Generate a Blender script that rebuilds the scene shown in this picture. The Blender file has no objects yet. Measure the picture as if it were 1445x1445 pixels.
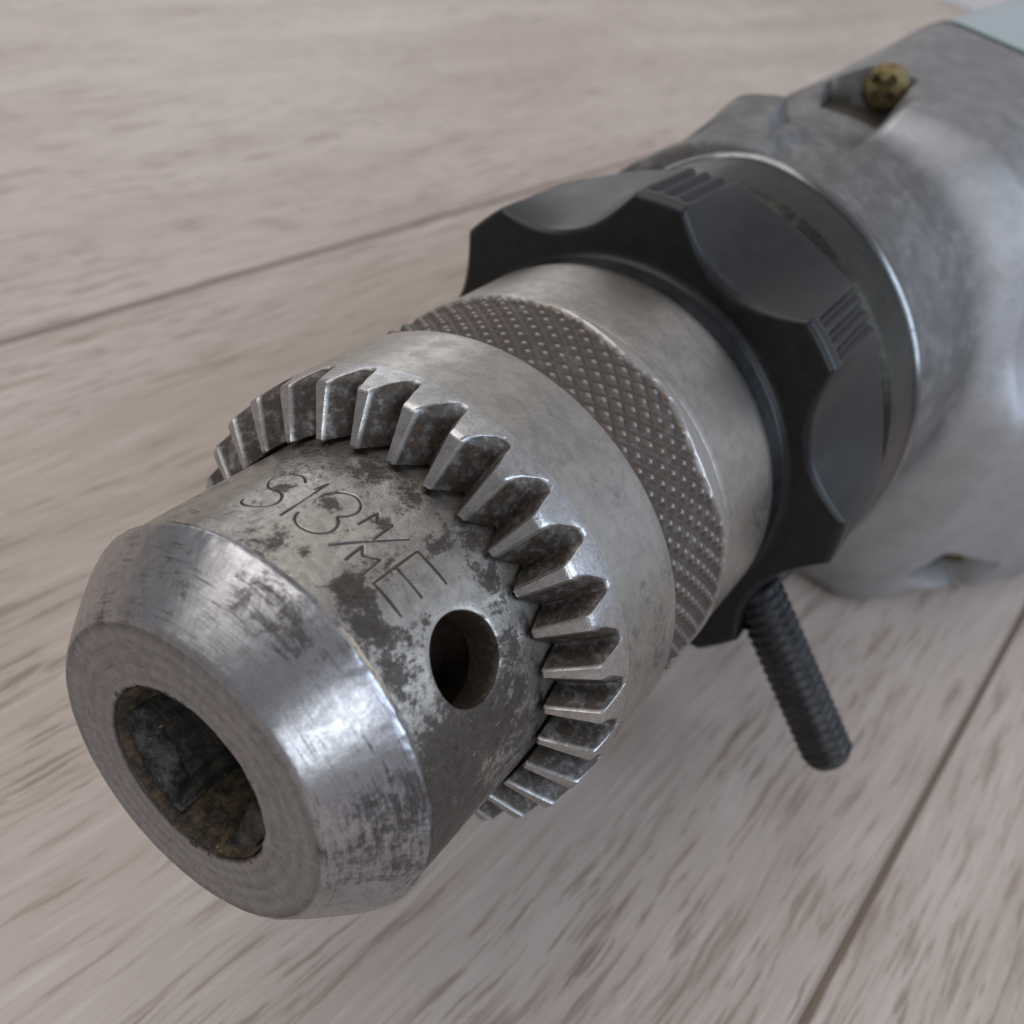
import bpy, bmesh, math, random
import numpy as np
from mathutils import Matrix, Vector, noise as mnoise

random.seed(7)
rng = np.random.default_rng(7)
S = bpy.context.scene
COL = S.collection
MM = 0.001
rad, sin, cos, pi = math.radians, math.sin, math.cos, math.pi

# ------------------------------------------------------------------ frames
# drill frame: X runs along the spindle away from the chuck mouth (mm), floor frame: Z up, X along the planks
W = Matrix(((0.99654517, -0.07062881, 0.04369554),
            (0.08218058, 0.91461377, -0.39588889),
            (-0.01200338, 0.39811208, 0.91725824)))
AXIS_H = 39.2003
CAM_R = Matrix(((0.53770214, -0.62548937, 0.56536666),
                (0.42903247, 0.78022964, 0.45516245),
                (-0.72581509, -0.00218117, 0.68788639)))
CAM_P = Vector((-30.293, 0.0, 68.987))

# ------------------------------------------------------------------ camera
cam = bpy.data.cameras.new("camera")
cam_o = bpy.data.objects.new("camera", cam)
COL.objects.link(cam_o)
cp = W @ CAM_P + Vector((0, 0, AXIS_H))
m = (W @ CAM_R.transposed()).to_4x4()
m.translation = cp * MM
cam_o.matrix_world = m
cam.sensor_width = 36
cam.lens = 1408.9 / 1445 * 36
cam.clip_start = 0.004
cam.clip_end = 30
cam.dof.use_dof = True
cam.dof.focus_distance = 0.0755
cam.dof.aperture_fstop = 35
S.camera = cam_o

# ------------------------------------------------------------------ world, lamps, exposure
wd = bpy.data.worlds.new("World")
S.world = wd
wd.use_nodes = True
bg = wd.node_tree.nodes["Background"]
bg.inputs[0].default_value = (0.97, 0.965, 1.0, 1)
bg.inputs[1].default_value = 0.31


def area(name, az, el, dist, sx, sy, watts, colr):
    l = bpy.data.lights.new(name, 'AREA')
    l.shape = 'RECTANGLE'
    l.size, l.size_y = sx, sy
    l.energy = watts
    l.color = colr
    o = bpy.data.objects.new(name, l)
    COL.objects.link(o)
    d = Vector((cos(rad(el)) * cos(rad(az)), cos(rad(el)) * sin(rad(az)), sin(rad(el))))
    o.location = d * dist + Vector((0.03, 0, 0.02))
    o.rotation_euler = d.to_track_quat('Z', 'Y').to_euler()
    return o


area("window_light", -133, 27, 1.5, 0.42, 0.55, 4.3, (0.84, 0.92, 1.0))
area("side_fill_light", -70, 36, 1.6, 1.4, 1.1, 21, (0.67, 0.81, 1.0))  # added cool fill lamp, lifts the floor shadow and the gear-case side
area("far_fill_light", 47, 13, 0.95, 0.55, 0.30, 0.6, (0.93, 0.96, 1.0))  # added lamp, brightens the sleeve top as a bright far wall would
area("ceiling_light", 100, 60, 1.7, 2.1, 1.5, 18.5, (1.0, 0.965, 0.93))

S.view_settings.view_transform = 'Standard'
S.view_settings.look = 'None'
S.view_settings.exposure = -0.10
S.view_settings.gamma = 1.0
S.view_settings.use_curve_mapping = False
S.render.engine = 'CYCLES'
S.cycles.max_bounces = 8


# ------------------------------------------------------------------ node helpers
class NT:
    def __init__(self, name):
        self.m = bpy.data.materials.new(name)
        self.m.use_nodes = True
        self.t = self.m.node_tree
        self.t.nodes.clear()
        self.out = self.t.nodes.new('ShaderNodeOutputMaterial')
        self.p = self.t.nodes.new('ShaderNodeBsdfPrincipled')
        self.t.links.new(self.p.outputs[0], self.out.inputs[0])

    def put(self, sock, v):
        if v is None:
            return
        if hasattr(v, 'is_output'):
            self.t.links.new(v, sock)
        elif isinstance(v, (tuple, list)) and len(v) == 3 and sock.type == 'RGBA':
            sock.default_value = (*v, 1)
        else:
            sock.default_value = v

    def math(self, op, a, b=None, c=None, clamp=False):
        n = self.t.nodes.new('ShaderNodeMath')
        n.operation = op
        n.use_clamp = clamp
        for i, v in enumerate((a, b, c)):
            self.put(n.inputs[i], v)
        return n.outputs[0]

    def vec(self, x, y, z):
        n = self.t.nodes.new('ShaderNodeCombineXYZ')
        for i, v in enumerate((x, y, z)):
            self.put(n.inputs[i], v)
        return n.outputs[0]

    def vmul(self, v, s):
        n = self.t.nodes.new('ShaderNodeVectorMath')
        n.operation = 'MULTIPLY'
        self.put(n.inputs[0], v)
        n.inputs[1].default_value = s
        return n.outputs[0]

    def vadd(self, v, w):
        n = self.t.nodes.new('ShaderNodeVectorMath')
        n.operation = 'ADD'
        self.put(n.inputs[0], v)
        self.put(n.inputs[1], w)
        return n.outputs[0]

    def noise(self, v, scale=1.0, detail=4.0, rough=0.55, dist=0.0):
        n = self.t.nodes.new('ShaderNodeTexNoise')
        self.put(n.inputs['Vector'], v)
        n.inputs['Scale'].default_value = scale
        n.inputs['Detail'].default_value = detail
        n.inputs['Roughness'].default_value = rough
        n.inputs['Distortion'].default_value = dist
        return n.outputs['Fac']

    def ramp(self, f, lo, hi, a=0.0, b=1.0):
        n = self.t.nodes.new('ShaderNodeMapRange')
        n.interpolation_type = 'SMOOTHSTEP'
        self.put(n.inputs[0], f)
        for i, v in ((1, lo), (2, hi), (3, a), (4, b)):
            n.inputs[i].default_value = v
        return n.outputs[0]

    def mix(self, f, a, b):
        n = self.t.nodes.new('ShaderNodeMix')
        n.data_type = 'RGBA'
        self.put(n.inputs[0], f)
        self.put(n.inputs[6], a)
        self.put(n.inputs[7], b)
        return n.outputs[2]

    def attr(self, name):
        n = self.t.nodes.new('ShaderNodeAttribute')
        n.attribute_name = name
        return n.outputs['Fac']

    def bump(self, h, dist, strength=1.0, prev=None):
        n = self.t.nodes.new('ShaderNodeBump')
        n.inputs['Strength'].default_value = strength
        n.inputs['Distance'].default_value = dist
        self.put(n.inputs['Height'], h)
        if prev is not None:
            self.t.links.new(prev, n.inputs['Normal'])
        return n.outputs[0]

    def obj(self):
        return self.t.nodes.new('ShaderNodeTexCoord').outputs['Object']

    def cyl(self):
        """(t, arc, r) in millimetres round the drill's spindle"""
        n = self.t.nodes.new('ShaderNodeSeparateXYZ')
        self.put(n.inputs[0], self.obj())
        x, y, z = n.outputs
        ang = self.math('ARCTAN2', self.math('MULTIPLY', y, -1.0), z)
        r = self.math('MULTIPLY', self.math('SQRT', self.math('ADD', self.math('MULTIPLY', y, y), self.math('MULTIPLY', z, z))), 1000.0)
        return self.vec(self.math('MULTIPLY', x, 1000.0), self.math('MULTIPLY', ang, 18.0), r)

    def done(self, color=None, rough=None, metal=None, normal=None, **kw):
        self.put(self.p.inputs['Base Color'], color)
        self.put(self.p.inputs['Roughness'], rough)
        self.put(self.p.inputs['Metallic'], metal)
        if normal is not None:
            self.t.links.new(normal, self.p.inputs['Normal'])
        for k, v in kw.items():
            self.put(self.p.inputs[k.replace('_', ' ')], v)
        return self.m


def worn_steel(name, light, dark, thr, scratch, rough=(0.3, 0.55), grain=0.35, fine=0.5, bump=0.02, mottle=0.5, wide=0.14):
    """bare steel with dark patina blotches; thr: noise level where patina starts; scratch: strength of turning marks"""
    n = NT(name)
    oi = n.t.nodes.new('ShaderNodeObjectInfo').outputs['Random']
    c = n.vadd(n.cyl(), n.vec(n.math('MULTIPLY', oi, 61.0), n.math('MULTIPLY', oi, 37.0), oi))
    st = n.attr("stain_shade")
    blot = n.noise(c, grain, 10, 0.70, 0.8)
    spk = n.noise(c, grain * 7, 6, 0.72, 0.4)
    turn = n.noise(n.vmul(c, (6.0, 0.22, 6.0)), 1.0, 6, 0.7)
    turn2 = n.noise(n.vmul(c, (2.6, 0.36, 2.6)), 1.0, 7, 0.8)
    v = n.math('ADD', n.math('ADD', blot, n.math('MULTIPLY', n.math('SUBTRACT', spk, 0.5), fine)), n.math('MULTIPLY', st, 0.34))
    v = n.math('ADD', v, n.math('MULTIPLY', n.math('SUBTRACT', turn2, 0.5), scratch))
    mask = n.ramp(v, thr, thr + wide)
    # grey mottling of the bare metal
    mo = n.ramp(n.noise(c, grain * 2.2, 8, 0.75, 0.5), 0.36, 0.66, 0.0, mottle)
    lc = n.mix(mo, light, tuple(0.5 * q for q in light))
    pit = n.ramp(n.noise(c, 3.1, 4, 0.65), 0.62, 0.70, 0.0, mottle)
    lc = n.mix(pit, lc, tuple(0.28 * q for q in light))
    lc = n.mix(n.ramp(turn, 0.57, 0.68, 0, min(1, scratch * 2.0)), lc, tuple(0.17 * q for q in light))
    brown = n.mix(n.ramp(n.noise(c, 0.8, 6, 0.75), 0.5, 0.75), dark, (dark[0] * 1.7, dark[1] * 1.35, dark[2] * 1.05))
    col = n.mix(n.math('MULTIPLY', mask, n.ramp(spk, 0.3, 0.62, 1.0, 0.88)), lc, brown)
    grm = n.math('MULTIPLY', n.attr("grime_shade"), n.ramp(n.noise(c, 1.1, 7, 0.75), 0.28, 0.55, 0.6, 1.0), clamp=True)
    gcol = n.mix(n.ramp(n.noise(c, 2.3, 6, 0.75), 0.5, 0.68), (0.036, 0.026, 0.019), (0.075, 0.054, 0.037))
    gcol = n.mix(n.ramp(n.noise(c, 0.55, 4, 0.7), 0.62, 0.72), gcol, (0.12, 0.062, 0.03))
    col = n.mix(grm, col, gcol)
    dep = n.math('MULTIPLY', n.attr("deposit"), n.ramp(n.noise(c, 1.6, 5, 0.7), 0.42, 0.5))
    col = n.mix(dep, col, (0.50, 0.42, 0.30))
    dust = n.ramp(n.noise(c, 3.3, 2, 0.5), 0.765, 0.79, 0, 0.85)
    col = n.mix(dust, col, (0.55, 0.50, 0.43))
    dep = n.math('MAXIMUM', dep, dust)
    dirt = n.math('MAXIMUM', n.math('MAXIMUM', mask, grm), dep)
    ro = n.math('ADD', n.math('MULTIPLY', dirt, rough[1] - rough[0]), n.math('ADD', rough[0] - 0.1, n.math('ADD', n.math('MULTIPLY', spk, 0.14), n.math('MULTIPLY', mo, 0.14))))
    me = n.math('SUBTRACT', 1.0, n.math('ADD', n.math('MULTIPLY', mask, 0.55), n.math('ADD', n.math('MULTIPLY', grm, 0.8), n.math('MULTIPLY', dep, 0.5))), clamp=True)
    b = n.bump(turn, bump * MM * 2.0, min(1.0, scratch * 2))
    b = n.bump(n.math('ADD', spk, n.math('MULTIPLY', mask, -0.5)), bump * MM, 0.9, b)
    b = n.bump(n.noise(c, 7.0, 3, 0.6), bump * MM * 0.6, 0.7, b)
    return n.done(col, ro, me, b)


M = {}
M['nose'] = worn_steel("nose_steel", (0.44, 0.412, 0.375), (0.028, 0.019, 0.0155), 0.525, 0.10, (0.28, 0.46), 0.34, 0.6, 0.018, 0.75, 0.16)
M['band'] = worn_steel("nose_band_steel", (0.45, 0.445, 0.465), (0.036, 0.027, 0.025), 0.57, 0.95, (0.24, 0.44), 0.40, 0.5, 0.010, 0.55, 0.30)
M['tooth'] = worn_steel("gear_steel", (0.49, 0.485, 0.49), (0.06, 0.05, 0.042), 0.66, 0.05, (0.24, 0.48), 0.5, 0.6, 0.025, 0.6)
M['rim'] = worn_steel("collar_rim_steel", (0.24, 0.24, 0.245), (0.05, 0.045, 0.04), 0.62, 0.1, (0.2, 0.4), 0.2, 0.5, 0.01, 0.5, 0.2)
M['sleeve'] = worn_steel("sleeve_steel", (0.43, 0.41, 0.38), (0.07, 0.06, 0.052), 0.61, 0.08, (0.33, 0.46), 0.30, 0.6, 0.012, 0.6, 0.24)
M['body'] = worn_steel("chuck_body_steel", (0.40, 0.375, 0.345), (0.08, 0.07, 0.06), 0.66, 0.10, (0.36, 0.48), 0.28, 0.5, 0.010, 0.6, 0.24)


def knurl_mat():
    n = NT("knurl_steel")
    c = n.cyl()
    g = n.attr("grime_shade")
    col = n.mix(n.math('MULTIPLY', g, n.ramp(n.noise(c, 0.5, 5, 0.7), 0.2, 0.5, 0.8, 1.0)), (0.40, 0.375, 0.355), (0.066, 0.050, 0.040))
    return n.done(col, n.math('ADD', 0.34, n.math('MULTIPLY', g, 0.2)), n.math('SUBTRACT', 0.95, n.math('MULTIPLY', g, 0.55)), n.bump(n.noise(c, 5, 4, 0.7), 0.02 * MM, 0.8))


M['knurl'] = knurl_mat()


def grime_mat(name, a, b, spec, rough=0.7, metal=0.0, scale=1.5):
    n = NT(name)
    c = n.vmul(n.obj(), (1000, 1000, 1000))
    f = n.noise(c, scale, 8, 0.75)
    col = n.mix(n.ramp(f, 0.4, 0.66), a, b)
    col = n.mix(n.ramp(n.noise(c, scale * 3.5, 4, 0.6), 0.66, 0.72), col, spec)
    return n.done(col, n.math('ADD', rough - 0.15, n.math('MULTIPLY', f, 0.3)), metal, n.bump(f, 0.5 * MM, 0.9))


M['bore'] = grime_mat("rusty_bore", (0.028, 0.023, 0.017), (0.15, 0.10, 0.055), (0.42, 0.34, 0.22), 0.6, 0.1, 0.8)
M['jaw'] = grime_mat("greasy_jaw_steel", (0.022, 0.023, 0.026), (0.10, 0.08, 0.058), (0.45, 0.37, 0.25), 0.36, 0.4, 0.7)
M['jaw_tip'] = grime_mat("polished_jaw_tip", (0.022, 0.022, 0.022), (0.14, 0.14, 0.138), (0.3, 0.28, 0.24), 0.24, 0.8, 0.55)
M['dark'] = grime_mat("dark_cavity", (0.018, 0.017, 0.016), (0.035, 0.032, 0.027), (0.06, 0.055, 0.04), 0.6, 0.3, 0.8)


def plastic(name, a, b, rough, scale=0.6, dust=(0.2, 0.19, 0.18)):
    n = NT(name)
    c = n.vmul(n.obj(), (1000, 1000, 1000))
    f = n.noise(c, scale, 6, 0.65)
    col = n.mix(n.ramp(f, 0.35, 0.7), a, b)
    col = n.mix(n.ramp(n.noise(c, 1.6, 3, 0.6), 0.74, 0.78), col, dust)
    return n.done(col, n.math('ADD', rough - 0.08, n.math('MULTIPLY', f, 0.2)), 0.0, n.bump(n.noise(c, 3.0, 4, 0.6), 0.03 * MM, 0.6))


M['black'] = plastic("black_plastic", (0.005, 0.0052, 0.0065), (0.011, 0.0112, 0.0122), 0.34)
M['black'].node_tree.nodes['Principled BSDF'].inputs['Specular IOR Level'].default_value = 0.34
M['thread'] = plastic("oiled_black_steel", (0.045, 0.047, 0.052), (0.075, 0.075, 0.078), 0.32)
M['thread'].node_tree.nodes['Principled BSDF'].inputs['Metallic'].default_value = 0.7
M['brass'] = grime_mat("dull_brass", (0.27, 0.215, 0.105), (0.07, 0.056, 0.035), (0.5, 0.47, 0.35), 0.35, 0.8, 0.45)
M['flange'] = grime_mat("oily_dark_steel", (0.035, 0.035, 0.031), (0.055, 0.055, 0.05), (0.07, 0.07, 0.06), 0.22, 0.9, 0.06)


def cast_alu():
    n = NT("cast_aluminium")
    c = n.vmul(n.obj(), (1000, 1000, 1000))
    f = n.noise(c, 0.25, 8, 0.7)
    g = n.attr("grime_shade")
    col = n.mix(n.ramp(f, 0.38, 0.66), (0.42, 0.42, 0.437), (0.36, 0.358, 0.368))
    grain = n.noise(c, 2.6, 4, 0.7)
    col = n.mix(n.ramp(grain, 0.55, 0.7, 0, 0.5), col, (0.2, 0.2, 0.2))
    col = n.mix(n.math('MULTIPLY', g, n.ramp(n.noise(c, 0.3, 6, 0.72), 0.25, 0.6, 0.65, 1.0), clamp=True), col, (0.04, 0.034, 0.027))
    return n.done(col, n.math('ADD', 0.4, n.math('MULTIPLY', g, 0.15)), n.math('SUBTRACT', 0.8, n.math('MULTIPLY', g, 0.6)), n.bump(grain, 0.15 * MM, 0.6))


M['alu'] = cast_alu()
M['gasket'] = plastic("green_gasket", (0.008, 0.036, 0.027), (0.011, 0.044, 0.033), 0.5)
M['paint'] = plastic("grey_blue_paint", (0.30, 0.35, 0.37), (0.27, 0.315, 0.335), 0.4, 0.05, (0.3, 0.34, 0.36))


def wood():
    n = NT("greige_laminate")
    co = n.obj()
    oi = n.t.nodes.new('ShaderNodeObjectInfo').outputs['Random']
    c = n.vadd(co, n.vec(n.math('MULTIPLY', oi, 7.3), n.math('MULTIPLY', oi, 3.1), oi))
    # gentle waviness of the grain
    wv = n.noise(n.vmul(c, (9, 22, 1)), 1.0, 3, 0.5)
    sy = n.t.nodes.new('ShaderNodeSeparateXYZ')
    n.put(sy.inputs[0], c)
    cw = n.vec(sy.outputs[0], n.math('ADD', sy.outputs[1], n.math('MULTIPLY', wv, 0.012)), sy.outputs[2])
    broad = n.noise(n.vmul(cw, (7, 60, 1)), 1.0, 5, 0.6)
    mid = n.noise(n.vmul(cw, (50, 760, 1)), 1.0, 5, 0.62)
    pore = n.noise(n.vmul(cw, (120, 1700, 1)), 1.0, 3, 0.55)
    pmod = n.ramp(n.noise(n.vmul(cw, (16, 70, 1)), 1.0, 3, 0.5), 0.34, 0.6)
    col = n.mix(n.ramp(broad, 0.3, 0.7), (0.475, 0.398, 0.350), (0.385, 0.312, 0.266))
    col = n.mix(n.ramp(mid, 0.52, 0.68, 0, 0.75), col, (0.225, 0.163, 0.125))
    col = n.mix(n.ramp(mid, 0.48, 0.30, 0, 0.5), col, (0.54, 0.465, 0.42))
    col = n.mix(n.math('MULTIPLY', n.ramp(pore, 0.54, 0.66, 0, 0.65), pmod), col, (0.165, 0.115, 0.085))
    b = n.bump(n.math('ADD', mid, n.math('MULTIPLY', pore, 0.6)), 0.12 * MM, 0.5)
    return n.done(col, n.math('ADD', 0.42, n.math('MULTIPLY', mid, 0.16)), 0.0, b)


M['wood'] = wood()
_g = NT("seam_shadow_board")
M['seam'] = _g.done((0.10, 0.075, 0.06), 0.8, 0.0)
_g = NT("plank_bevel")
_q = _g.noise(_g.vmul(_g.obj(), (60, 60, 60)), 1.0, 4, 0.6)
M['bevel'] = _g.done(_g.mix(_q, (0.24, 0.18, 0.145), (0.31, 0.245, 0.205)), 0.6, 0.0)
_g = NT("white_wall_paint")
M['wall'] = _g.done(_g.mix(_g.noise(_g.obj(), 30, 4), (0.72, 0.73, 0.76), (0.76, 0.77, 0.79)), 0.7, 0.0)


# ------------------------------------------------------------------ mesh helpers
def mesh_obj(name, V, F, mat, parent=None, sharp=35, attrs=None, scale=MM):
    me = bpy.data.meshes.new(name)
    V = np.asarray(V, float) * scale
    me.from_pydata(V.tolist(), [], F if isinstance(F, list) else F.tolist())
    me.update()
    bm = bmesh.new()
    bm.from_mesh(me)
    bmesh.ops.recalc_face_normals(bm, faces=bm.faces)
    bm.to_mesh(me)
    bm.free()
    mats = mat if isinstance(mat, (list, tuple)) else [mat]
    for q in mats:
        me.materials.append(q)
    me.polygons.foreach_set('use_smooth', [True] * len(me.polygons))
    if sharp:
        me.set_sharp_from_angle(angle=rad(sharp))
    for k, a in (attrs or {}).items():
        at = me.attributes.new(k, 'FLOAT', 'POINT')
        at.data.foreach_set('value', np.asarray(a, np.float32))
    o = bpy.data.objects.new(name, me)
    COL.objects.link(o)
    if parent is not None:
        o.parent = parent
    return o


def grid_faces(nr, nc, closed_c=True, closed_r=False):
    F = []
    R = nr if closed_r else nr - 1
    Cn = nc if closed_c else nc - 1
    i = np.arange(R)[:, None]
    j = np.arange(Cn)[None, :]
    i2 = (i + 1) % nr
    j2 = (j + 1) % nc
    a = i * nc + j
    b = i * nc + j2
    c = i2 * nc + j2
    d = i2 * nc + j
    return np.stack([a, b, c, d], -1).reshape(-1, 4)


def pol(t, r, ph):
    t, r, ph = np.broadcast_arrays(np.asarray(t, float), np.asarray(r, float), np.asarray(ph, float))
    return np.stack([t, r * np.cos(ph), r * np.sin(ph)], -1)


def lathe_arrays(profile, n):
    ph = np.linspace(0, 2 * pi, n, endpoint=False)
    pr = np.asarray(profile, float)
    V = pol(pr[:, 0][:, None], pr[:, 1][:, None], ph[None, :]).reshape(-1, 3)
    return V, grid_faces(len(pr), n)


def lathe(name, profile, mat, parent, n=256, sharp=30, attrs=None):
    V, F = lathe_arrays(profile, n)
    return mesh_obj(name, V, F, mat, parent, sharp, attrs)


def dense(profile, step):
    out = [profile[0]]
    for a, b in zip(profile, profile[1:]):
        L = math.hypot(b[0] - a[0], b[1] - a[1])
        k = max(1, int(L / step))
        for i in range(1, k + 1):
            out.append((a[0] + (b[0] - a[0]) * i / k, a[1] + (b[1] - a[1]) * i / k))
    return out


def smooth(x, a, b):
    x = np.clip((np.asarray(x, float) - a) / (b - a), 0, 1)
    return x * x * (3 - 2 * x)


# ------------------------------------------------------------------ floor
floor = mesh_obj("floor", [(-3000, -2000, -1.6), (800, -2000, -1.6), (800, 2500, -1.6), (-3000, 2500, -1.6)], [(0, 1, 2, 3)], M['seam'], None, 0)
floor['kind'] = 'structure'
floor['label'] = "greige wood-look laminate floor under the drill"


def plank(x0, x1, y0, y1, parent):
    b, d = 0.72, 0.6
    nx, g = 2, 0.05
    x0 += g; x1 -= g; y0 += g; y1 -= g
    V = [(x0 + b, y0 + b, 0), (x1 - b, y0 + b, 0), (x1 - b, y1 - b, 0), (x0 + b, y1 - b, 0),
         (x0, y0, -d), (x1, y0, -d), (x1, y1, -d), (x0, y1, -d),
         (x0, y0, -1.5), (x1, y0, -1.5), (x1, y1, -1.5), (x0, y1, -1.5)]
    F = [(0, 1, 2, 3)]
    for i in range(4):
        j = (i + 1) % 4
        F += [(4 + i, 4 + j, j, i), (8 + i, 8 + j, 4 + j, 4 + i)]
    o = mesh_obj("plank", V, F, [M['wood'], M['bevel']], parent, 20)
    o.data.polygons.foreach_set('material_index', [0] + [1] * (len(F) - 1))
    return o


PW, LEN = 148.0, 1220.0
for row in range(-6, 9):
    y0 = -49 + PW * row
    first = {0: -420.0, 1: -480.0, -1: -330.0}.get(row, (row * 431.0) % LEN - 500)
    x = first - LEN * math.ceil((first + 1500) / LEN)
    while x < 740:
        xe = min(x + LEN, 742)
        if xe > -1500 and xe - x > 5:
            plank(x, xe, y0, y0 + PW, floor)
        x += LEN

wall = mesh_obj("wall", [(742, -1000, 0), (742, 1400, 0), (742, 1400, 1300), (742, -1000, 1300), (760, -1000, 0), (760, 1400, 0), (760, 1400, 1300), (760, -1000, 1300)],
                [(0, 1, 2, 3), (5, 4, 7, 6), (3, 2, 6, 7), (1, 5, 6, 2), (4, 0, 3, 7), (0, 4, 5, 1)], M['wall'], None, 20)
wall['kind'] = 'structure'
wall['label'] = "pale wall far behind the drill"

# ------------------------------------------------------------------ the drill
drill = bpy.data.objects.new("electric_drill", None)
drill.empty_display_size = 0.03
COL.objects.link(drill)
base_w = W @ Vector((130, 0, 0)) + Vector((0, 0, AXIS_H))
drill.location = (base_w.x * MM, base_w.y * MM, 0)
drill['label'] = "worn electric drill with keyed steel chuck lying on the laminate floor"
drill['category'] = "drill"
drill_w = Matrix.Translation(drill.location)
A = W.to_4x4()
A.translation = Vector((0, 0, AXIS_H * MM))
A = drill_w.inverted() @ A            # drill frame -> drill Empty


def part(o, label=None):
    o.parent = drill
    o.matrix_local = A.copy()
    if label:
        o['label'] = label
    return o


# ---- nose: the conical band and the plain barrel with three key holes and the engraving
STROKES = [[(14.56, 48.26), (15.11, 46.22), (15.19, 43.66), (14.88, 40.53), (14.34, 38.74), (13.58, 38.92), (12.86, 40.84), (12.57, 43.33), (12.6, 45.53), (12.39, 47.67), (11.71, 49.35), (11.02, 49.42), (10.49, 47.85), (10.07, 45.37), (9.94, 42.95), (10.25, 40.93), (10.63, 40.45)],
           [(10.35, 53.82), (15.45, 53.09), (14.27, 52.26)],
           [(14.17, 55.62), (14.77, 56.79), (15.36, 58.85), (15.59, 61.47), (15.28, 64.02), (14.67, 65.52), (14.0, 65.6), (13.28, 64.53), (12.96, 63.34), (12.58, 65.03), (11.99, 66.02), (11.27, 65.83), (10.64, 64.6), (10.29, 62.52), (10.24, 59.79), (10.52, 57.56), (10.99, 56.32), (11.44, 55.97)],
           [(13.5, 68.42), (15.43, 68.87), (14.7, 70.99), (15.4, 73.82), (13.29, 73.87)],
           [(10.46, 68.67), (15.49, 79.06)],
           [(10.39, 74.02), (12.18, 73.7), (11.55, 75.63), (12.35, 78.96), (10.37, 79.35)],
           [(10.54, 82.41), (15.26, 82.59), (15.38, 92.93)],
           [(12.87, 82.87), (12.88, 91.74)],
           [(10.54, 82.41), (10.51, 92.18)]]
RN = 16.6


def chaikin(p):
    q = [p[0]]
    for a, b in zip(p, p[1:]):
        q += [tuple(np.add(np.multiply(a, .75), np.multiply(b, .25))), tuple(np.add(np.multiply(a, .25), np.multiply(b, .75)))]
    return q + [p[-1]]


def stroke_depth(T, SA):
    """distance of every grid point to the engraving, in mm"""
    d = np.full(T.shape, 9.0)
    for s in STROKES:
        if len(s) > 8:
            s = chaikin(s)
        p = [(a, math.radians(b) * RN) for a, b in s]
        for (a0, b0), (a1, b1) in zip(p, p[1:]):
            vx, vy = a1 - a0, b1 - b0
            k = np.clip(((T - a0) * vx + (SA - b0) * vy) / (vx * vx + vy * vy + 1e-12), 0, 1)
            d = np.minimum(d, np.hypot(T - a0 - k * vx, SA - b0 - k * vy))
    return d


STAINS_AND_SHADE = [(8.7, 79.7, 1.0, 1.0), (8.0, 91.0, 1.3, 0.8), (9.4, 85, .8, .7), (13.7, 59, 0.9, 1.0), (8.6, 66.8, .6, .9), (13.2, 45, .8, .8), (19.0, 100, 1.2, .8),  # patina stains; the broad right-side ones also paint in a dark reflection
          (18.0, 70, 2.2, .55), (17.0, 84, 1.3, .6), (18.5, 56, 1.6, .55), (7.6, 101, 1.2, .7), (10.0, 97, 1.0, .6), (14.8, 72, .8, .7), (12.2, 97, 1.0, .3),
          (12.0, 145, 8.0, .65), (17.0, 126, 3.0, .45), (8.5, 127, 3.0, .5), (13, 124, 2.0, .3), (20, 88, 1.4, .6), (19, 40, 2.0, .4), (11, 104, .7, -.5), (13.4, 101, 1.5, -.6), (15.5, 96, 1.5, -.5),
          (4.3, 66, 1.3, .8), (4.6, 76, 1.3, .9), (3.7, 82, 1.2, .8), (2.9, 72, .9, .5), (4.4, 88, .9, .6), (2.2, 50, .7, .5), (3.2, 44, 1.5, .7), (1.0, 35, 1.2, .6), (0.3, 20, 1.5, .8),
          (3.0, 103, 2.0, -.8), (1.5, 60, 1.2, -.6), (3.5, 124, 2.2, .4), (4.0, 142, 5.0, .65)]


def stain_shade_at(T, PH):
    v = np.zeros(np.broadcast(T, PH).shape)
    for t, p, s, w in STAINS_AND_SHADE:
        dp = (np.degrees(PH) - p + 180) % 360 - 180
        d2 = ((T - t) ** 2 + (np.radians(dp) * RN) ** 2) / (s * s)
        v = v + w * np.exp(-d2)
    return v


# columns (angle) and rows (t) finer where the engraving is
ph_cols = np.radians(np.concatenate([np.linspace(36, 97, 440, endpoint=False), np.linspace(97, 396, 460, endpoint=False)]))
t_rows = np.concatenate([np.linspace(6.35, 9.7, 17, endpoint=False), np.linspace(9.7, 15.9, 125, endpoint=False), np.linspace(15.9, 22.6, 34)])
TT, PP = np.meshgrid(t_rows, ph_cols, indexing='ij')
SA = np.where(PP < rad(150), PP, 99) * RN
dst = stroke_depth(TT, SA)
wl = 0.045 + 0.03 * smooth(SA, 14, 24) + 0.025 * np.sin(SA * 1.3) * np.cos(TT * 1.7)
groove = 1 - smooth(dst, wl * 0.35, wl + 0.07)
ink = (1.7 + 0.4 * np.sin(SA * 1.9 + TT)) * (1 - smooth(dst, wl - 0.02, wl + 0.075))
lip = np.exp(-((dst - wl - 0.15) / 0.07) ** 2) * 0.012
und = 0.015 * np.sin(TT * 1.1 + 3 * np.sin(PP * 5)) + 0.01 * np.sin(PP * 37 + TT)
RR = RN - 0.09 * groove + lip * 0.4 + und * 0.3
NV = pol(TT, RR, PP)
nr, nc = TT.shape
idx = np.arange(nr * nc).reshape(nr, nc)
V = NV.reshape(-1, 3).tolist()
att_st = stain_shade_at(TT, PP).reshape(-1).tolist()
att_gr = (ink + 0.75 * smooth(TT, 20.3, 21.5)).reshape(-1).tolist()
keep = np.ones((nr, nc), bool)
F = []
mat_idx = []
HOLES = [110.5, 230.5, 350.5]
HT, HR = 13.45, 3.4


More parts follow.
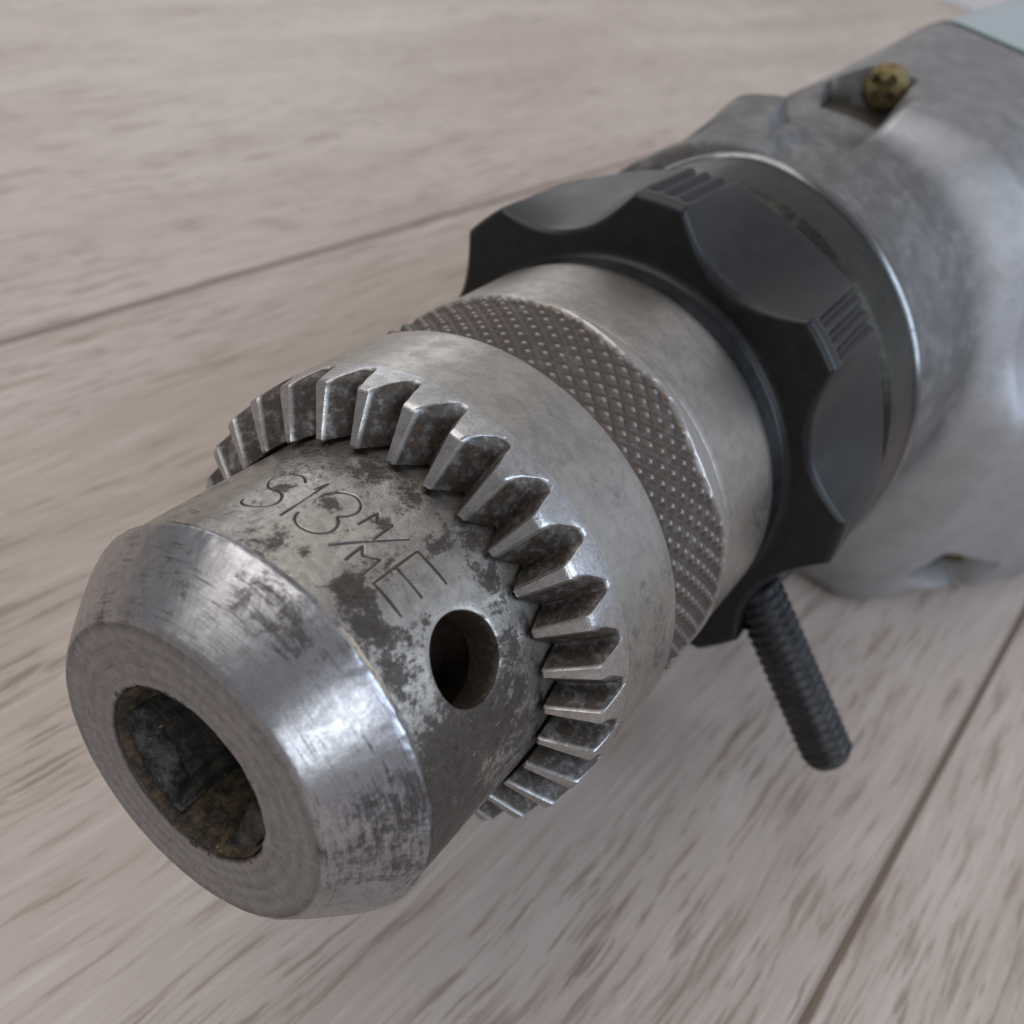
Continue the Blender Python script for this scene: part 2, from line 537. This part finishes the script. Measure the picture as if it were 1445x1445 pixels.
def hole_surface(pc, s, t, depth=0.0):
    """point on (or sunk straight below) the barrel, s/t offsets from the hole's centre"""
    z = np.sqrt(RN ** 2 - np.asarray(s) ** 2) - depth
    a = math.radians(pc) 
    er = np.array([0, cos(a), sin(a)])
    et = np.array([0, -sin(a), cos(a)])
    return np.asarray(t)[..., None] * np.array([1.0, 0, 0]) + np.asarray(z)[..., None] * er + np.asarray(s)[..., None] * et


phd = np.degrees(ph_cols)
for pc in HOLES:
    rel = (phd - pc + 180) % 360 - 180
    cs = np.where(np.abs(rel) <= 15.6)[0]
    order = cs[np.argsort(rel[cs])]
    rs = np.where(np.abs(t_rows - HT) <= 4.35)[0]
    for r_ in rs[:-1]:
        for a in order[:-1]:
            keep[r_, a] = False
    loop = [idx[rs[0], c] for c in order] + [idx[r_, order[-1]] for r_ in rs[1:]] + [idx[rs[-1], c] for c in order[::-1][1:]] + [idx[r_, order[0]] for r_ in rs[::-1][1:-1]]
    lt = np.array([NV.reshape(-1, 3)[i][0] - HT for i in loop])
    relmap = {c: rel[c] for c in order}
    ls = np.array([math.sin(math.radians(relmap[i % nc])) * RN for i in loop])
    ang = np.arctan2(lt, ls)
    r0 = np.hypot(lt, ls)
    prev = loop
    K = len(loop)
    rings = [('s', .35, 0), ('s', .7, 0), ('c', HR + .13, 0), ('c', HR + .06, .02), ('c', HR + .01, .07), ('c', HR, .3), ('c', HR, 1.5), ('c', HR, 3.0), ('c', HR + 1.2, 3.05), ('c', HR + 1.3, 7.0), ('c', 0.02, 7.2)]
    for kind, q, dep in rings:
        rr = r0 + (HR + .13 - r0) * q if kind == 's' else np.full(K, q)
        pts = hole_surface(pc, rr * np.cos(ang), HT + rr * np.sin(ang), dep)
        st0 = len(V)
        V += pts.tolist()
        ph_ = np.arctan2(pts[:, 2], pts[:, 1])
        att_st += (stain_shade_at(pts[:, 0], ph_) if dep < .2 else np.full(K, 0.3)).tolist()
        att_gr += [0.0 if dep <= .12 else (0.8 if dep < .5 else 1.6)] * K  # key hole insides painted dark to stand for their shade
        cur = list(range(st0, st0 + K))
        for i in range(K):
            j = (i + 1) % K
            F.append((prev[i], prev[j], cur[j], cur[i]))
        prev = cur
a = idx[:-1, :]
gf = np.stack([idx[:-1, :], np.roll(idx, -1, 1)[:-1, :], np.roll(idx, -1, 1)[1:, :], idx[1:, :]], -1)
F = gf[keep[:-1, :]].reshape(-1, 4).tolist() + F
# end of the barrel under the gear
nose = part(mesh_obj("chuck_nose", V, F, M['nose'], None, 40, {'stain_shade': att_st, 'grime_shade': att_gr}), "worn steel barrel engraved S13 M/M E with round key holes")

# band with the mouth (lathe with small dents)
prof = [(14, 7.0), (0.45, 7.2), (0.12, 7.3), (0.0, 7.55), (0.0, 9.0), (0.0, 10.5), (0.0, 12.0), (0.03, 12.25), (0.12, 12.5), (0.32, 12.75), (0.9, 13.25), (1.8, 14.0), (3.0, 14.95), (4.0, 15.7), (4.8, 16.25), (5.3, 16.55), (5.6, 16.7), (5.8, 16.76), (5.95, 16.75), (6.06, 16.70), (6.16, 16.61), (6.35, 16.585), (6.6, 16.56)]
prof = dense(prof[:2], 1.0)[:-1] + dense(prof[1:], 0.22)
n = 640
Vb, Fb = lathe_arrays(prof, n)
pr = np.asarray(prof)
amp = np.interp(pr[:, 0], [0, .05, .6, 4.5, 5.6, 6.1, 6.3], [.03, .06, .012, .012, .05, .10, .05])
amp = np.where(pr[:, 1] < 12.0, np.where(pr[:, 1] < 8, 0.14, 0.008), amp)
for i in range(len(pr)):
    for j in range(n):
        k = i * n + j
        v = Vb[k]
        d = mnoise.fractal(Vector(v * 0.9), 1.0, 2.0, 4 if pr[i, 1] > 8 else 1)
        rr = math.hypot(v[1], v[2])
        f = (rr + amp[i] * d) / rr
        Vb[k, 1] *= f
        Vb[k, 2] *= f
phb = np.arctan2(Vb[:, 2], Vb[:, 1])
rb = np.hypot(Vb[:, 1], Vb[:, 2])
stn = stain_shade_at(Vb[:, 0], phb) * np.where(rb < 12.2, 0.15, 1.0) + np.where((Vb[:, 0] < .1) & (rb < 12), -0.25, 0)
phbd = np.degrees(phb)
grm = 0.55 * smooth(Vb[:, 0], 5.95, 6.1) + np.where((rb < 7.5), 1.2, 0) + 0.62 * (Vb[:, 0] < 0.06) * (rb < 12.3) * (0.75 + 0.25 * np.sin(rb * 9) * np.sin(rb * 3.7)) + 0.5 * np.exp(-((rb - 12.2) / 0.18) ** 2) * (Vb[:, 0] < .2) * (0.5 + 0.5 * np.sin(phb * 2 + 1))
dep = smooth(Vb[:, 0], 5.85, 6.05) * np.exp(-((phbd - 95) / 12.0) ** 2)
band = mesh_obj("nose_band", Vb, Fb, M['band'], nose, 40, {'stain_shade': stn, 'grime_shade': grm, 'deposit': dep})
band['label'] = "brightly scuffed tapered steel mouth of the chuck"
bv, bf = lathe_arrays(dense([(0.25, 7.22), (0.6, 7.05), (1.5, 6.85), (12, 6.6), (18, 6.0), (18.2, 0.02)], 0.2), 200)
for v_ in bv:
    q = 1 - 0.05 * max(0.0, mnoise.fractal(Vector(v_ * 0.8), 1.0, 2.0, 5)) * min(1, v_[0])
    v_[1] *= q
    v_[2] *= q
mesh_obj("bore_wall", bv, bf, M['bore'], nose, 60)

# ---- jaws inside the mouth
def jaw_mesh():
    sec = [(-4.5, 6.5), (-4.5, 5.2)]
    for s0 in np.linspace(-4.3, 4.3, 35):
        sec.append((s0, 4.0 + 0.05 * s0 * s0 + 0.22 * (abs((s0 * 0.75) % 1 - 0.5) * 2)))
    sec += [(4.5, 5.2), (4.5, 6.5), (2.2, 6.75), (0, 6.8), (-2.2, 6.75)]
    K = len(sec)
    V, F, mi = [], [], []
    ts = [(0.9 + 2.5 * k, 1 - math.sqrt(max(0.0, 1 - (1 - k) ** 2))) for k in (0, 0.03, 0.09, 0.18, 0.3, 0.45, 0.62, 0.8, 1.0)]
    ts += [(x, 0.0) for x in np.linspace(3.9, 17, 24)]
    for i, (t, sh) in enumerate(ts):
        for s0, r in sec:
            inner = r < 6.4
            nz = mnoise.fractal(Vector((t * 1.1, s0 * 1.1, r)), 1.0, 2.0, 4) * (0.16 if t > 3.2 else 0.02)
            rt = math.sqrt(6.68 ** 2 - s0 ** 2)
            V.append((t, s0, min(6.6, r + (max(r, rt) - r) * sh + nz) if inner else r))
    F = grid_faces(len(ts), K).tolist()
    mi = [1 if i // K < 6 else 0 for i in range(len(F))]
    F += [tuple(range(K)), tuple((len(ts) - 1) * K + i for i in range(K))]
    return V, F, mi + [0, 0]


jv, jf, jm = jaw_mesh()
jaw0 = mesh_obj("jaw", jv, jf, [M['jaw'], M['jaw_tip']], nose, 30)
jaw0.data.polygons.foreach_set('material_index', jm)
# local +Z of the jaw mesh points at phi = 90
jaw0.rotation_euler = (rad(-66 - 90), 0, 0)
for k in (1, 2):
    j = jaw0.copy()
    COL.objects.link(j)
    j.rotation_euler = (rad(-66 - 90 + 120 * k), 0, 0)

# ---- sleeve with bevel gear
NT_, PITCH = 31, 360 / 31
sleeve_prof = dense([(25.6, 21.45), (30, 21.48), (33.9, 21.5)], 0.8) + [(34.12, 21.47), (34.22, 21.38), (34.25, 21.2), (34.25, 20.0)]


def side_tint(prof, n):  # browner and darker towards the right-hand side, plus two narrow streaks
    ph = np.degrees(np.linspace(0, 2 * pi, n, endpoint=False))
    w = 0.55 * smooth(ph, 104, 132) * (1 - smooth(ph, 250, 300)) + 0.25 * np.exp(-((ph - 78) / 9) ** 2) + 0.2 * np.exp(-((ph - 100) / 5) ** 2)
    return {'stain_shade': np.tile(w, len(prof))}


sleeve = part(lathe("chuck_sleeve", sleeve_prof, M['sleeve'], None, 31 * 16, 30, side_tint(sleeve_prof, 31 * 16)), "smooth steel sleeve with a bevel gear ring for the chuck key")


def tooth_mesh():
    crest = [(16.95, 22.3), (16.95, 20.25), (17.0, 20.05), (17.2, 20.0), (18.5, 20.55), (20.0, 21.2), (20.85, 21.58), (21.1, 21.72), (21.22, 21.9), (21.28, 22.4), (21.36, 23.2), (21.42, 24.2), (21.44, 24.75), (21.45, 25.0), (21.45, 25.3), (21.45, 25.6)]
    root = [(16.9, 22.6), (16.95, 22.35), (16.97, 22.25), (17.1, 22.2), (18.4, 22.75), (19.6, 23.45), (20.1, 23.8), (20.3, 23.92), (20.45, 24.02), (20.65, 24.18), (20.95, 24.42), (21.25, 24.7), (21.38, 24.86), (21.45, 25.0), (21.45, 25.3), (21.45, 25.6)]
    H = PITCH / 2
    cols = [-1.0, -0.93, -0.86, -0.74, -0.6, -0.45, -0.3, -0.16, -0.08, -0.03, 0.0]  # flank parameter: -1 root middle, 0 crest edge
    V, g_at = [], []
    rows = len(crest)
    for k in range(rows):
        (rc, tc), (rr, tr) = crest[k], root[k]
        D = math.hypot(rc - rr, tc - tr)
        wr = H * 0.86
        w0 = 0.85 + 0.6 * (rc - 17) / 4.4
        wc = wr - (wr - w0) * min(1, (D / 2.0) ** 0.75)
        line = []
        for side in (-1, 1):
            half = []
            for q in cols:
                if q <= -0.86:
                    ang = H + (wr - H) * (q + 1) / 0.14
                    g = 0.02 + 0.10 * ((q + 1) / .14) ** 2 if q > -1 else 0.0
                else:
                    u = (q + 0.86) / 0.86
                    ang = wr + (wc - wr) * u
                    g = 0.12 + 0.88 * (u ** 0.85)
                    if u > 0.9:
                        g = min(g, 0.985 + (u - .9) * 0.15)
                half.append((side * ang, min(1.0, g)))
            if side == -1:
                line += half + [(-wc * 0.55, 1.0), (0, 1.0), (wc * 0.55, 1.0)]
            else:
                line += half[::-1]
        for a, g in line:
            off = -1.5 * g * (1 if abs(a) < wr else max(0, (H - abs(a)) / (H - wr)))  # the cutter leaves the teeth slightly hooked
            aa = math.radians(90 + a + off * (0 if k >= rows - 3 else min(1, D / 1.5)))
            r = rr + (rc - rr) * g
            t = tr + (tc - tr) * g
            V.append((t, r * cos(aa), r * sin(aa)))
            g_at.append((0.0 if D < 0.02 else 1.0) * max(0.0, 1.0 - max(0, g - 0.86) * 8.0) * min(1, D / 0.35))
    nc = len(cols) * 2 + 3
    return V, grid_faces(rows, nc, False), g_at


tv, tf, tg = tooth_mesh()
tooth0 = mesh_obj("gear_tooth", tv, tf, M['tooth'], sleeve, 28, {'grime_shade': tg, 'stain_shade': np.zeros(len(tv))})
TOOTH_PHI = 31.8 + PITCH * 0.5
for k in range(NT_):
    t_ = tooth0 if k == 0 else tooth0.copy()
    if k:
        COL.objects.link(t_)
    t_.rotation_euler = (rad(TOOTH_PHI + PITCH * k - 90), 0, 0)
lathe("sleeve_core", [(22.45, 15.5), (22.5, 17.4), (24.9, 20.9), (25.7, 21.2)], M['dark'], sleeve, 96)

# ---- knurled band
kt = np.concatenate([[34.0], np.linspace(34.3, 45.25, 120), [45.4, 45.45]])
KP = 63
kph = np.linspace(0, 2 * pi, KP * 20, endpoint=False)
KT, KPH = np.meshgrid(kt, kph, indexing='ij')
per = 2 * pi * 21.3 / KP
u = (KT / per + KPH * KP / (2 * pi)) 
v = (KT / per - KPH * KP / (2 * pi))
du = np.abs(u - np.round(u)) * 2        # 0 on the crest line, 1 in the groove
dv = np.abs(v - np.round(v)) * 2
h = 1 - np.maximum(du, dv)
h = smooth(h, 0.12, 0.95) ** 0.9
jit = 0.85 + 0.15 * np.sin(np.round(u) * 12.9 + np.round(v) * 78.2)
kd = np.degrees(KPH)
worn = 0.22 + 0.85 * np.exp(-((kd - 110) / 13.0) ** 2) + 0.5 * np.exp(-((kd - 74) / 10.0) ** 2) + 0.12 * np.sin(KPH * 4 + 1)
e0 = 45.3 - 1.9 * np.clip(worn, 0.1, 1.2) - 0.1 * np.sin(KPH * 19)
edge = smooth(KT, e0 - 0.25, e0 + 0.35)
KR = 21.02 + 0.42 * h * jit * (1 - edge) + 0.50 * edge
KR = KR * 1.0
KR[0] = 20.5
KR[-2] = 21.3
KR[-1] = 20.6
gk = np.clip(1.0 - smooth(h, 0.70, 1.0) * 0.6 - edge * 1.1, 0, 1)
kn = part(mesh_obj("knurled_band", pol(KT, KR, KPH).reshape(-1, 3), grid_faces(*KT.shape), M['knurl'], None, 60, {'grime_shade': gk.reshape(-1)}), "brown grimy knurled grip band with a worn bright rear edge")

# ---- rear body of the chuck
lathe_prof = [(45.5, 20.3), (45.55, 20.9), (45.7, 21.15)] + dense([(46.0, 21.25), (50, 21.4), (57.0, 21.5)], 0.8) + [(57.3, 21.44), (57.42, 21.3), (57.45, 20.9), (57.45, 12)]
part(lathe("chuck_body", lathe_prof, M['body'], None, 256, 30, side_tint(lathe_prof, 256)), "plain steel rear of the chuck")
part(lathe("spindle", [(57.0, 13), (60, 13), (60.2, 19), (86, 19)], M['flange'], None, 96), None)

# ---- black side-handle clamp: eight scooped lobes with ridged crowns
CR = 28.2
LOBE0 = 102.5
cph = np.linspace(0, 2 * pi, 1080, endpoint=False)


def lobe_angle(ph):
    return (np.degrees(ph) - LOBE0 + 22.5) % 45 - 22.5      # 0 at a lobe's crown


def scoop(ph):
    x = (22.5 - np.abs(lobe_angle(ph))) / 17.0               # 0 in the middle of a scoop
    return np.clip(1 - np.abs(x) ** 2.3, 0, 1)


def clamp_R(ph, t):
    R = CR - scoop(ph) * (4.3 - 0.26 * (t - 62))
    a = lobe_angle(ph)
    rg = (np.abs(a) < 5.4) * (0.5 - 0.5 * np.cos((a + 5.4) / 3.6 * 2 * pi))
    R = R - 0.7 * rg * smooth(t, 63.6, 64.4)
    a = (np.degrees(ph) - 169 + 180) % 360 - 180
    R = R - 6.5 * (1 - smooth(np.abs(a), 5, 8)) * smooth(t, 68.5, 70)
    return R


def smin(a, b, k=0.35):
    h_ = np.clip(0.5 + 0.5 * (b - a) / k, 0, 1)
    return b * (1 - h_) + a * h_ - k * h_ * (1 - h_)


CV = [pol(57.7, 19.0, cph), pol(57.6, 20.6, cph), pol(57.75, 21.0, cph), pol(60.4, 21.2, cph), pol(60.9, 21.5, cph)]
Rf = clamp_R(cph, 62.6)
for k in np.linspace(0, 1, 14):
    r = 22.0 + (Rf - 1.1 - 22.0) * k
    CV.append(pol(61.15 + 0.10 * (r - 22), r, cph))
for k in np.linspace(0.12, 1, 8):
    a_ = k * pi / 2
    CV.append(pol(61.15 + 0.10 * (Rf - 1.1 - 22) + 1.1 * (1 - cos(a_)) , Rf - 1.1 + 1.1 * sin(a_), cph))
t0_ = 61.15 + 0.10 * (Rf - 23.1) + 1.1
for k in np.linspace(0.04, 1, 44):
    t_ = t0_ + (75.4 - t0_) * k
    CV.append(pol(t_, np.maximum(clamp_R(cph, t_), 20.5), cph))
for t_, e_ in ((75.7, 0.12), (75.9, 0.4)):
    CV.append(pol(t_, np.maximum(clamp_R(cph, t_) - e_, 20.5), cph))
CV += [pol(76.0, 24.0, cph), pol(76.05, 20.5, cph)]
clamp = part(mesh_obj("side_handle_clamp", np.concatenate(CV), grid_faces(len(CV), len(cph)), M['black'], None, 50), "black scalloped clamp ring for a side handle")


def thread_rod(p0, direction, length, r0, pitch, depth):
    d = Vector(direction).normalized()
    q = d.to_track_quat('Z', 'Y')
    nz, na = int(length / pitch * 10), 48
    V = []
    for i in range(nz + 1):
        z = length * i / nz
        for j in range(na):
            a = 2 * pi * j / na
            ph = (z / pitch - j / na) % 1.0
            dep = depth * (abs(ph - 0.5) * 2)
            r = r0 - depth + dep
            if z > length - 1.0:
                r = min(r, r0 - 0.15 - (z - length + 1.0) * 0.55)
            V.append(Vector((r * cos(a), r * sin(a), z)))
    V.append(Vector((0, 0, length + 0.15)))
    V = [tuple(q @ v_ + Vector(p0)) for v_ in V]
    F = grid_faces(nz + 1, na).tolist()
    F += [(nz * na + j, nz * na + (j + 1) % na, len(V) - 1) for j in range(na)]
    return V, F


rod_dir = Vector((0.0, cos(rad(-169)) * 48.5 - cos(rad(179.5)) * 26, sin(rad(-169)) * 48.5 - sin(rad(179.5)) * 26))
rp0 = (66.0, 24 * cos(rad(178)), 24 * sin(rad(178)))
rp1 = Vector((66.5, 48.2 * cos(rad(-171.8)), 48.2 * sin(rad(-171.8))))
rv, rf = thread_rod(rp0, rp1 - Vector(rp0), (rp1 - Vector(rp0)).length, 3.15, 1.25, 0.5)
mesh_obj("threaded_rod", rv, rf, M['thread'], clamp, 50)['label'] = "dark threaded rod sticking down from the clamp ring"

# ---- flange behind the clamp
fl_prof = dense([(76.6, 20), (76.7, 26.2), (77.5, 26.6), (78.2, 27.6), (80, 28.0), (83.8, 28.75)], 0.6) + [(84.1, 28.9), (84.4, 29.12), (84.7, 29.28), (84.95, 29.25), (85.1, 29.0), (85.2, 28.6), (85.4, 27.8), (86.5, 27.2), (88, 26.8)]
fv, ff = lathe_arrays(fl_prof, 240)
for v_ in fv:
    a_ = (math.degrees(math.atan2(v_[2], v_[1])) + 90) % 360 - 90
    q = 1 - 0.135 * float(1 - smooth(a_, 24, 66)) * float(smooth(a_, -80, -40))
    v_[1] *= q
    v_[2] *= q
collar = part(mesh_obj("gear_case_collar", fv, ff, M['flange'], None, 30), "oily dark steel collar ahead of the gear case")
fv, ff = lathe_arrays([(83.9, 28.72), (84.1, 28.96), (84.35, 29.18), (84.7, 29.33), (84.98, 29.29), (85.14, 29.03), (85.18, 28.6)], 240)
for v_ in fv:
    a_ = (math.degrees(math.atan2(v_[2], v_[1])) + 90) % 360 - 90
    q = 1 - 0.135 * float(1 - smooth(a_, 24, 66)) * float(smooth(a_, -80, -40))
    v_[1] *= q
    v_[2] *= q
mesh_obj("collar_rim", fv, ff, M['rim'], collar, 60)['label'] = "rubbed bright steel edge of the collar"

# ---- gear case: lofted star-shaped sections in the (side, up) plane
UPD = math.degrees(math.atan2(W[2][2], W[2][1]))
GT = np.concatenate([np.linspace(86, 150, 150)])
NTH = 540
th = np.linspace(0, 2 * pi, NTH, endpoint=False)    # 0 up, grows towards the right-hand side of the drill


def poly_radius(pts):
    out = np.full(NTH, 1e9)
    dx, dy = np.sin(th), np.cos(th)
    P = np.asarray(pts, float)
    for i in range(len(P)):
        a, b = P[i], P[(i + 1) % len(P)]
        e = b - a
        den = dx * e[1] - dy * e[0]
        with np.errstate(divide='ignore', invalid='ignore'):
            s = (a[0] * e[1] - a[1] * e[0]) / den
            k = (a[0] * dy - a[1] * dx) / den
        ok = (s > 0) & (k >= -1e-9) & (k <= 1 + 1e-9)
        out = np.where(ok & (s < out), s, out)
    return out


def gsmooth(r, sig):
    f = np.fft.rfft(r)
    k = np.arange(len(f))
    return np.fft.irfft(f * np.exp(-0.5 * (k * sig * 2 * pi / NTH) ** 2), NTH)


def bottom_h(t):
    return AXIS_H - 0.012 * t


def section(t):
    ht = np.interp(t, [100, 110, 120, 140, 150, 260], [30.5, 33.0, 34.8, 38.2, 39.6, 40])
    WR = np.interp(t, [100, 108, 127, 142, 150, 260], [31, 36, 49, 59, 61, 61])
    WM = np.interp(t, [100, 110, 150], [31, 33, 38])
    dl = np.interp(t, [110, 120, 150], [5.5, 7, 11])
    hb = bottom_h(t)
    r = poly_radius([(-3, ht), (17, ht), (28, ht - 6), (WM, 11), (WR - 1, 3), (WR, -4), (WR - 2, -hb + 4), (WR - 7, -hb + .3), (-22, -hb + .3), (-27, -hb + 9), (-27, 4), (-20, ht - 8 - dl * 1.3), (-12, ht - dl)])
    return gsmooth(r, 3.5)


GV, GG = [], []
for t in GT:
    full = section(t)
    thd = np.degrees(th)
    ths = (thd + 180) % 360 - 180
    left = smooth(ths, -75, -55) * (1 - smooth(ths, 3.5, 8))      # the low valley left of the upper screw
    b = smooth(t, 107.5, 114.5) * (1 - left) + smooth(t, 115, 121) * left
    neck = 26.2 - 0.9 * smooth(t, 86.5, 88) + 2.0 * smooth(t, 90.2, 91.6) - 0.6 * smooth(t, 95, 96.5) + 1.0 * smooth(t, 96.5, 98) + 2.6 * np.clip((t - 98) / 11, 0, 1.2) * (1 - left)
    r = neck * (1 - b) + full * b
    wing = smooth(ths, -40, -24) * (1 - smooth(ths, -12, -6)) * np.clip((t - 89) / 15, 0, 1) * (1 - smooth(t, 104, 106.5))
    r = np.maximum(r, neck + (32.0 - neck) * wing)
    g = np.zeros(NTH)
    # screw pockets sunk into the front shoulder, shade painted into their colour
    for (tc, t1, half, floor_r) in ((-5.0, 123.0, 9.0, 29.0), (122.5, 133.0, 3.6, 48.0)):
        a = np.abs((thd - tc + 180) % 360 - 180)
        w = (1 - smooth(a, half - 0.8, half + 0.8)) * (1 - smooth(t, t1 - 0.3, t1 + 0.3))
        fl = np.minimum(r, floor_r)
        g = np.maximum(g, 1.3 * w * smooth(r - fl, 0.2, 1.5) * smooth(t, t1 - 26, t1 - 14))
        r = r * (1 - w) + fl * w
    g = np.maximum(g, 0.75 * left * smooth(t, 101, 108) * (1 - smooth(t, 122, 127)))
    g = np.maximum(g, (1.0 - 0.2 * smooth(t, 90, 91.5)) * (1 - smooth(t, 108, 111)))  # neck ahead of the shoulder toned darker
    g = np.maximum(g, 0.62 * smooth(t, 110, 116) * (1 - smooth(np.abs(ths - 6), 22, 40)))
    if t > 149.3:
        r = r - (t - 149.3) * 0.7
    p = rad(UPD) + th
    # keep the underside on the floor, never in it
    GV.append(pol(t, r, p))
    GG.append(g)
gear_case = part(mesh_obj("gear_case", np.concatenate(GV), grid_faces(len(GT), NTH), M['alu'], None, 45, {'grime_shade': np.concatenate(GG)}), "dull cast aluminium gear case with recessed brass screws")


def ring_solid(t0, t1, grow, name, mat, chamfer=0.3):
    rowsv = []
    for t, d in ((t0, chamfer), (t0 + chamfer, 0), (t1 - chamfer, 0), (t1, chamfer)):
        rowsv.append(pol(t, section(t) + grow - d, rad(UPD) + th))
    V = np.concatenate(rowsv)
    F = grid_faces(4, NTH).tolist() + [tuple(range(NTH)), tuple(3 * NTH + i for i in range(NTH))]
    return mesh_obj(name, V, F, mat, None, 40)


# its underside would cut the floor if it grew, so the gasket is trimmed flush below
g_o = ring_solid(149.9, 152.2, 0.02, "gasket", M['gasket'], 0.15)
part(g_o, "thin dark green gasket between gear case and motor housing")


def motor_housing():
    rowsv = []
    for t, d in ((152.25, 0.8), (152.9, 0.15), (160, -0.0), (200, 0.0), (250, 0.0), (256, 3), (260, 9)):
        rowsv.append(pol(t, section(t) - d - 0.3, rad(UPD) + th))
    V = np.concatenate(rowsv)
    n_ = len(rowsv)
    F = grid_faces(n_, NTH).tolist() + [tuple(range(NTH)), tuple((n_ - 1) * NTH + i for i in range(NTH))]
    return mesh_obj("motor_housing", V, F, M['paint'], None, 40)


part(motor_housing(), "pale grey-blue painted motor housing behind the gasket")


def screw(theta, rho, t, R):
    """pan head with a cross recess, its face towards the chuck"""
    rr = np.concatenate([[0.02], np.linspace(0.12, 1.0, 14) * R])
    aa = np.linspace(0, 2 * pi, 64, endpoint=False)
    V = []
    for k, q in enumerate(rr):
        for a in aa:
            y, z = q * cos(a), q * sin(a)
            hgt = 1.5 * math.sqrt(max(0, 1 - (q / R) ** 2 * 0.9))
            inx = min(abs(y), abs(z)) < R * 0.16 and max(abs(y), abs(z)) < R * 0.62
            V.append((-hgt + (0.9 if inx else 0), y, z))
    for a in aa:
        V.append((1.4, R * cos(a), R * sin(a)))
    n_ = len(rr) + 1
    F = grid_faces(n_, 64).tolist() + [tuple((n_ - 1) * 64 + i for i in range(64))]
    p = rad(UPD + theta)
    V = np.asarray(V) + np.array([t, rho * cos(p), rho * sin(p)])
    mesh_obj("screw", V, F, M['brass'], gear_case, 40)


screw(-1.2, 32.9, 123.0, 3.2)
screw(122.5, 52.4, 132.2, 2.9)
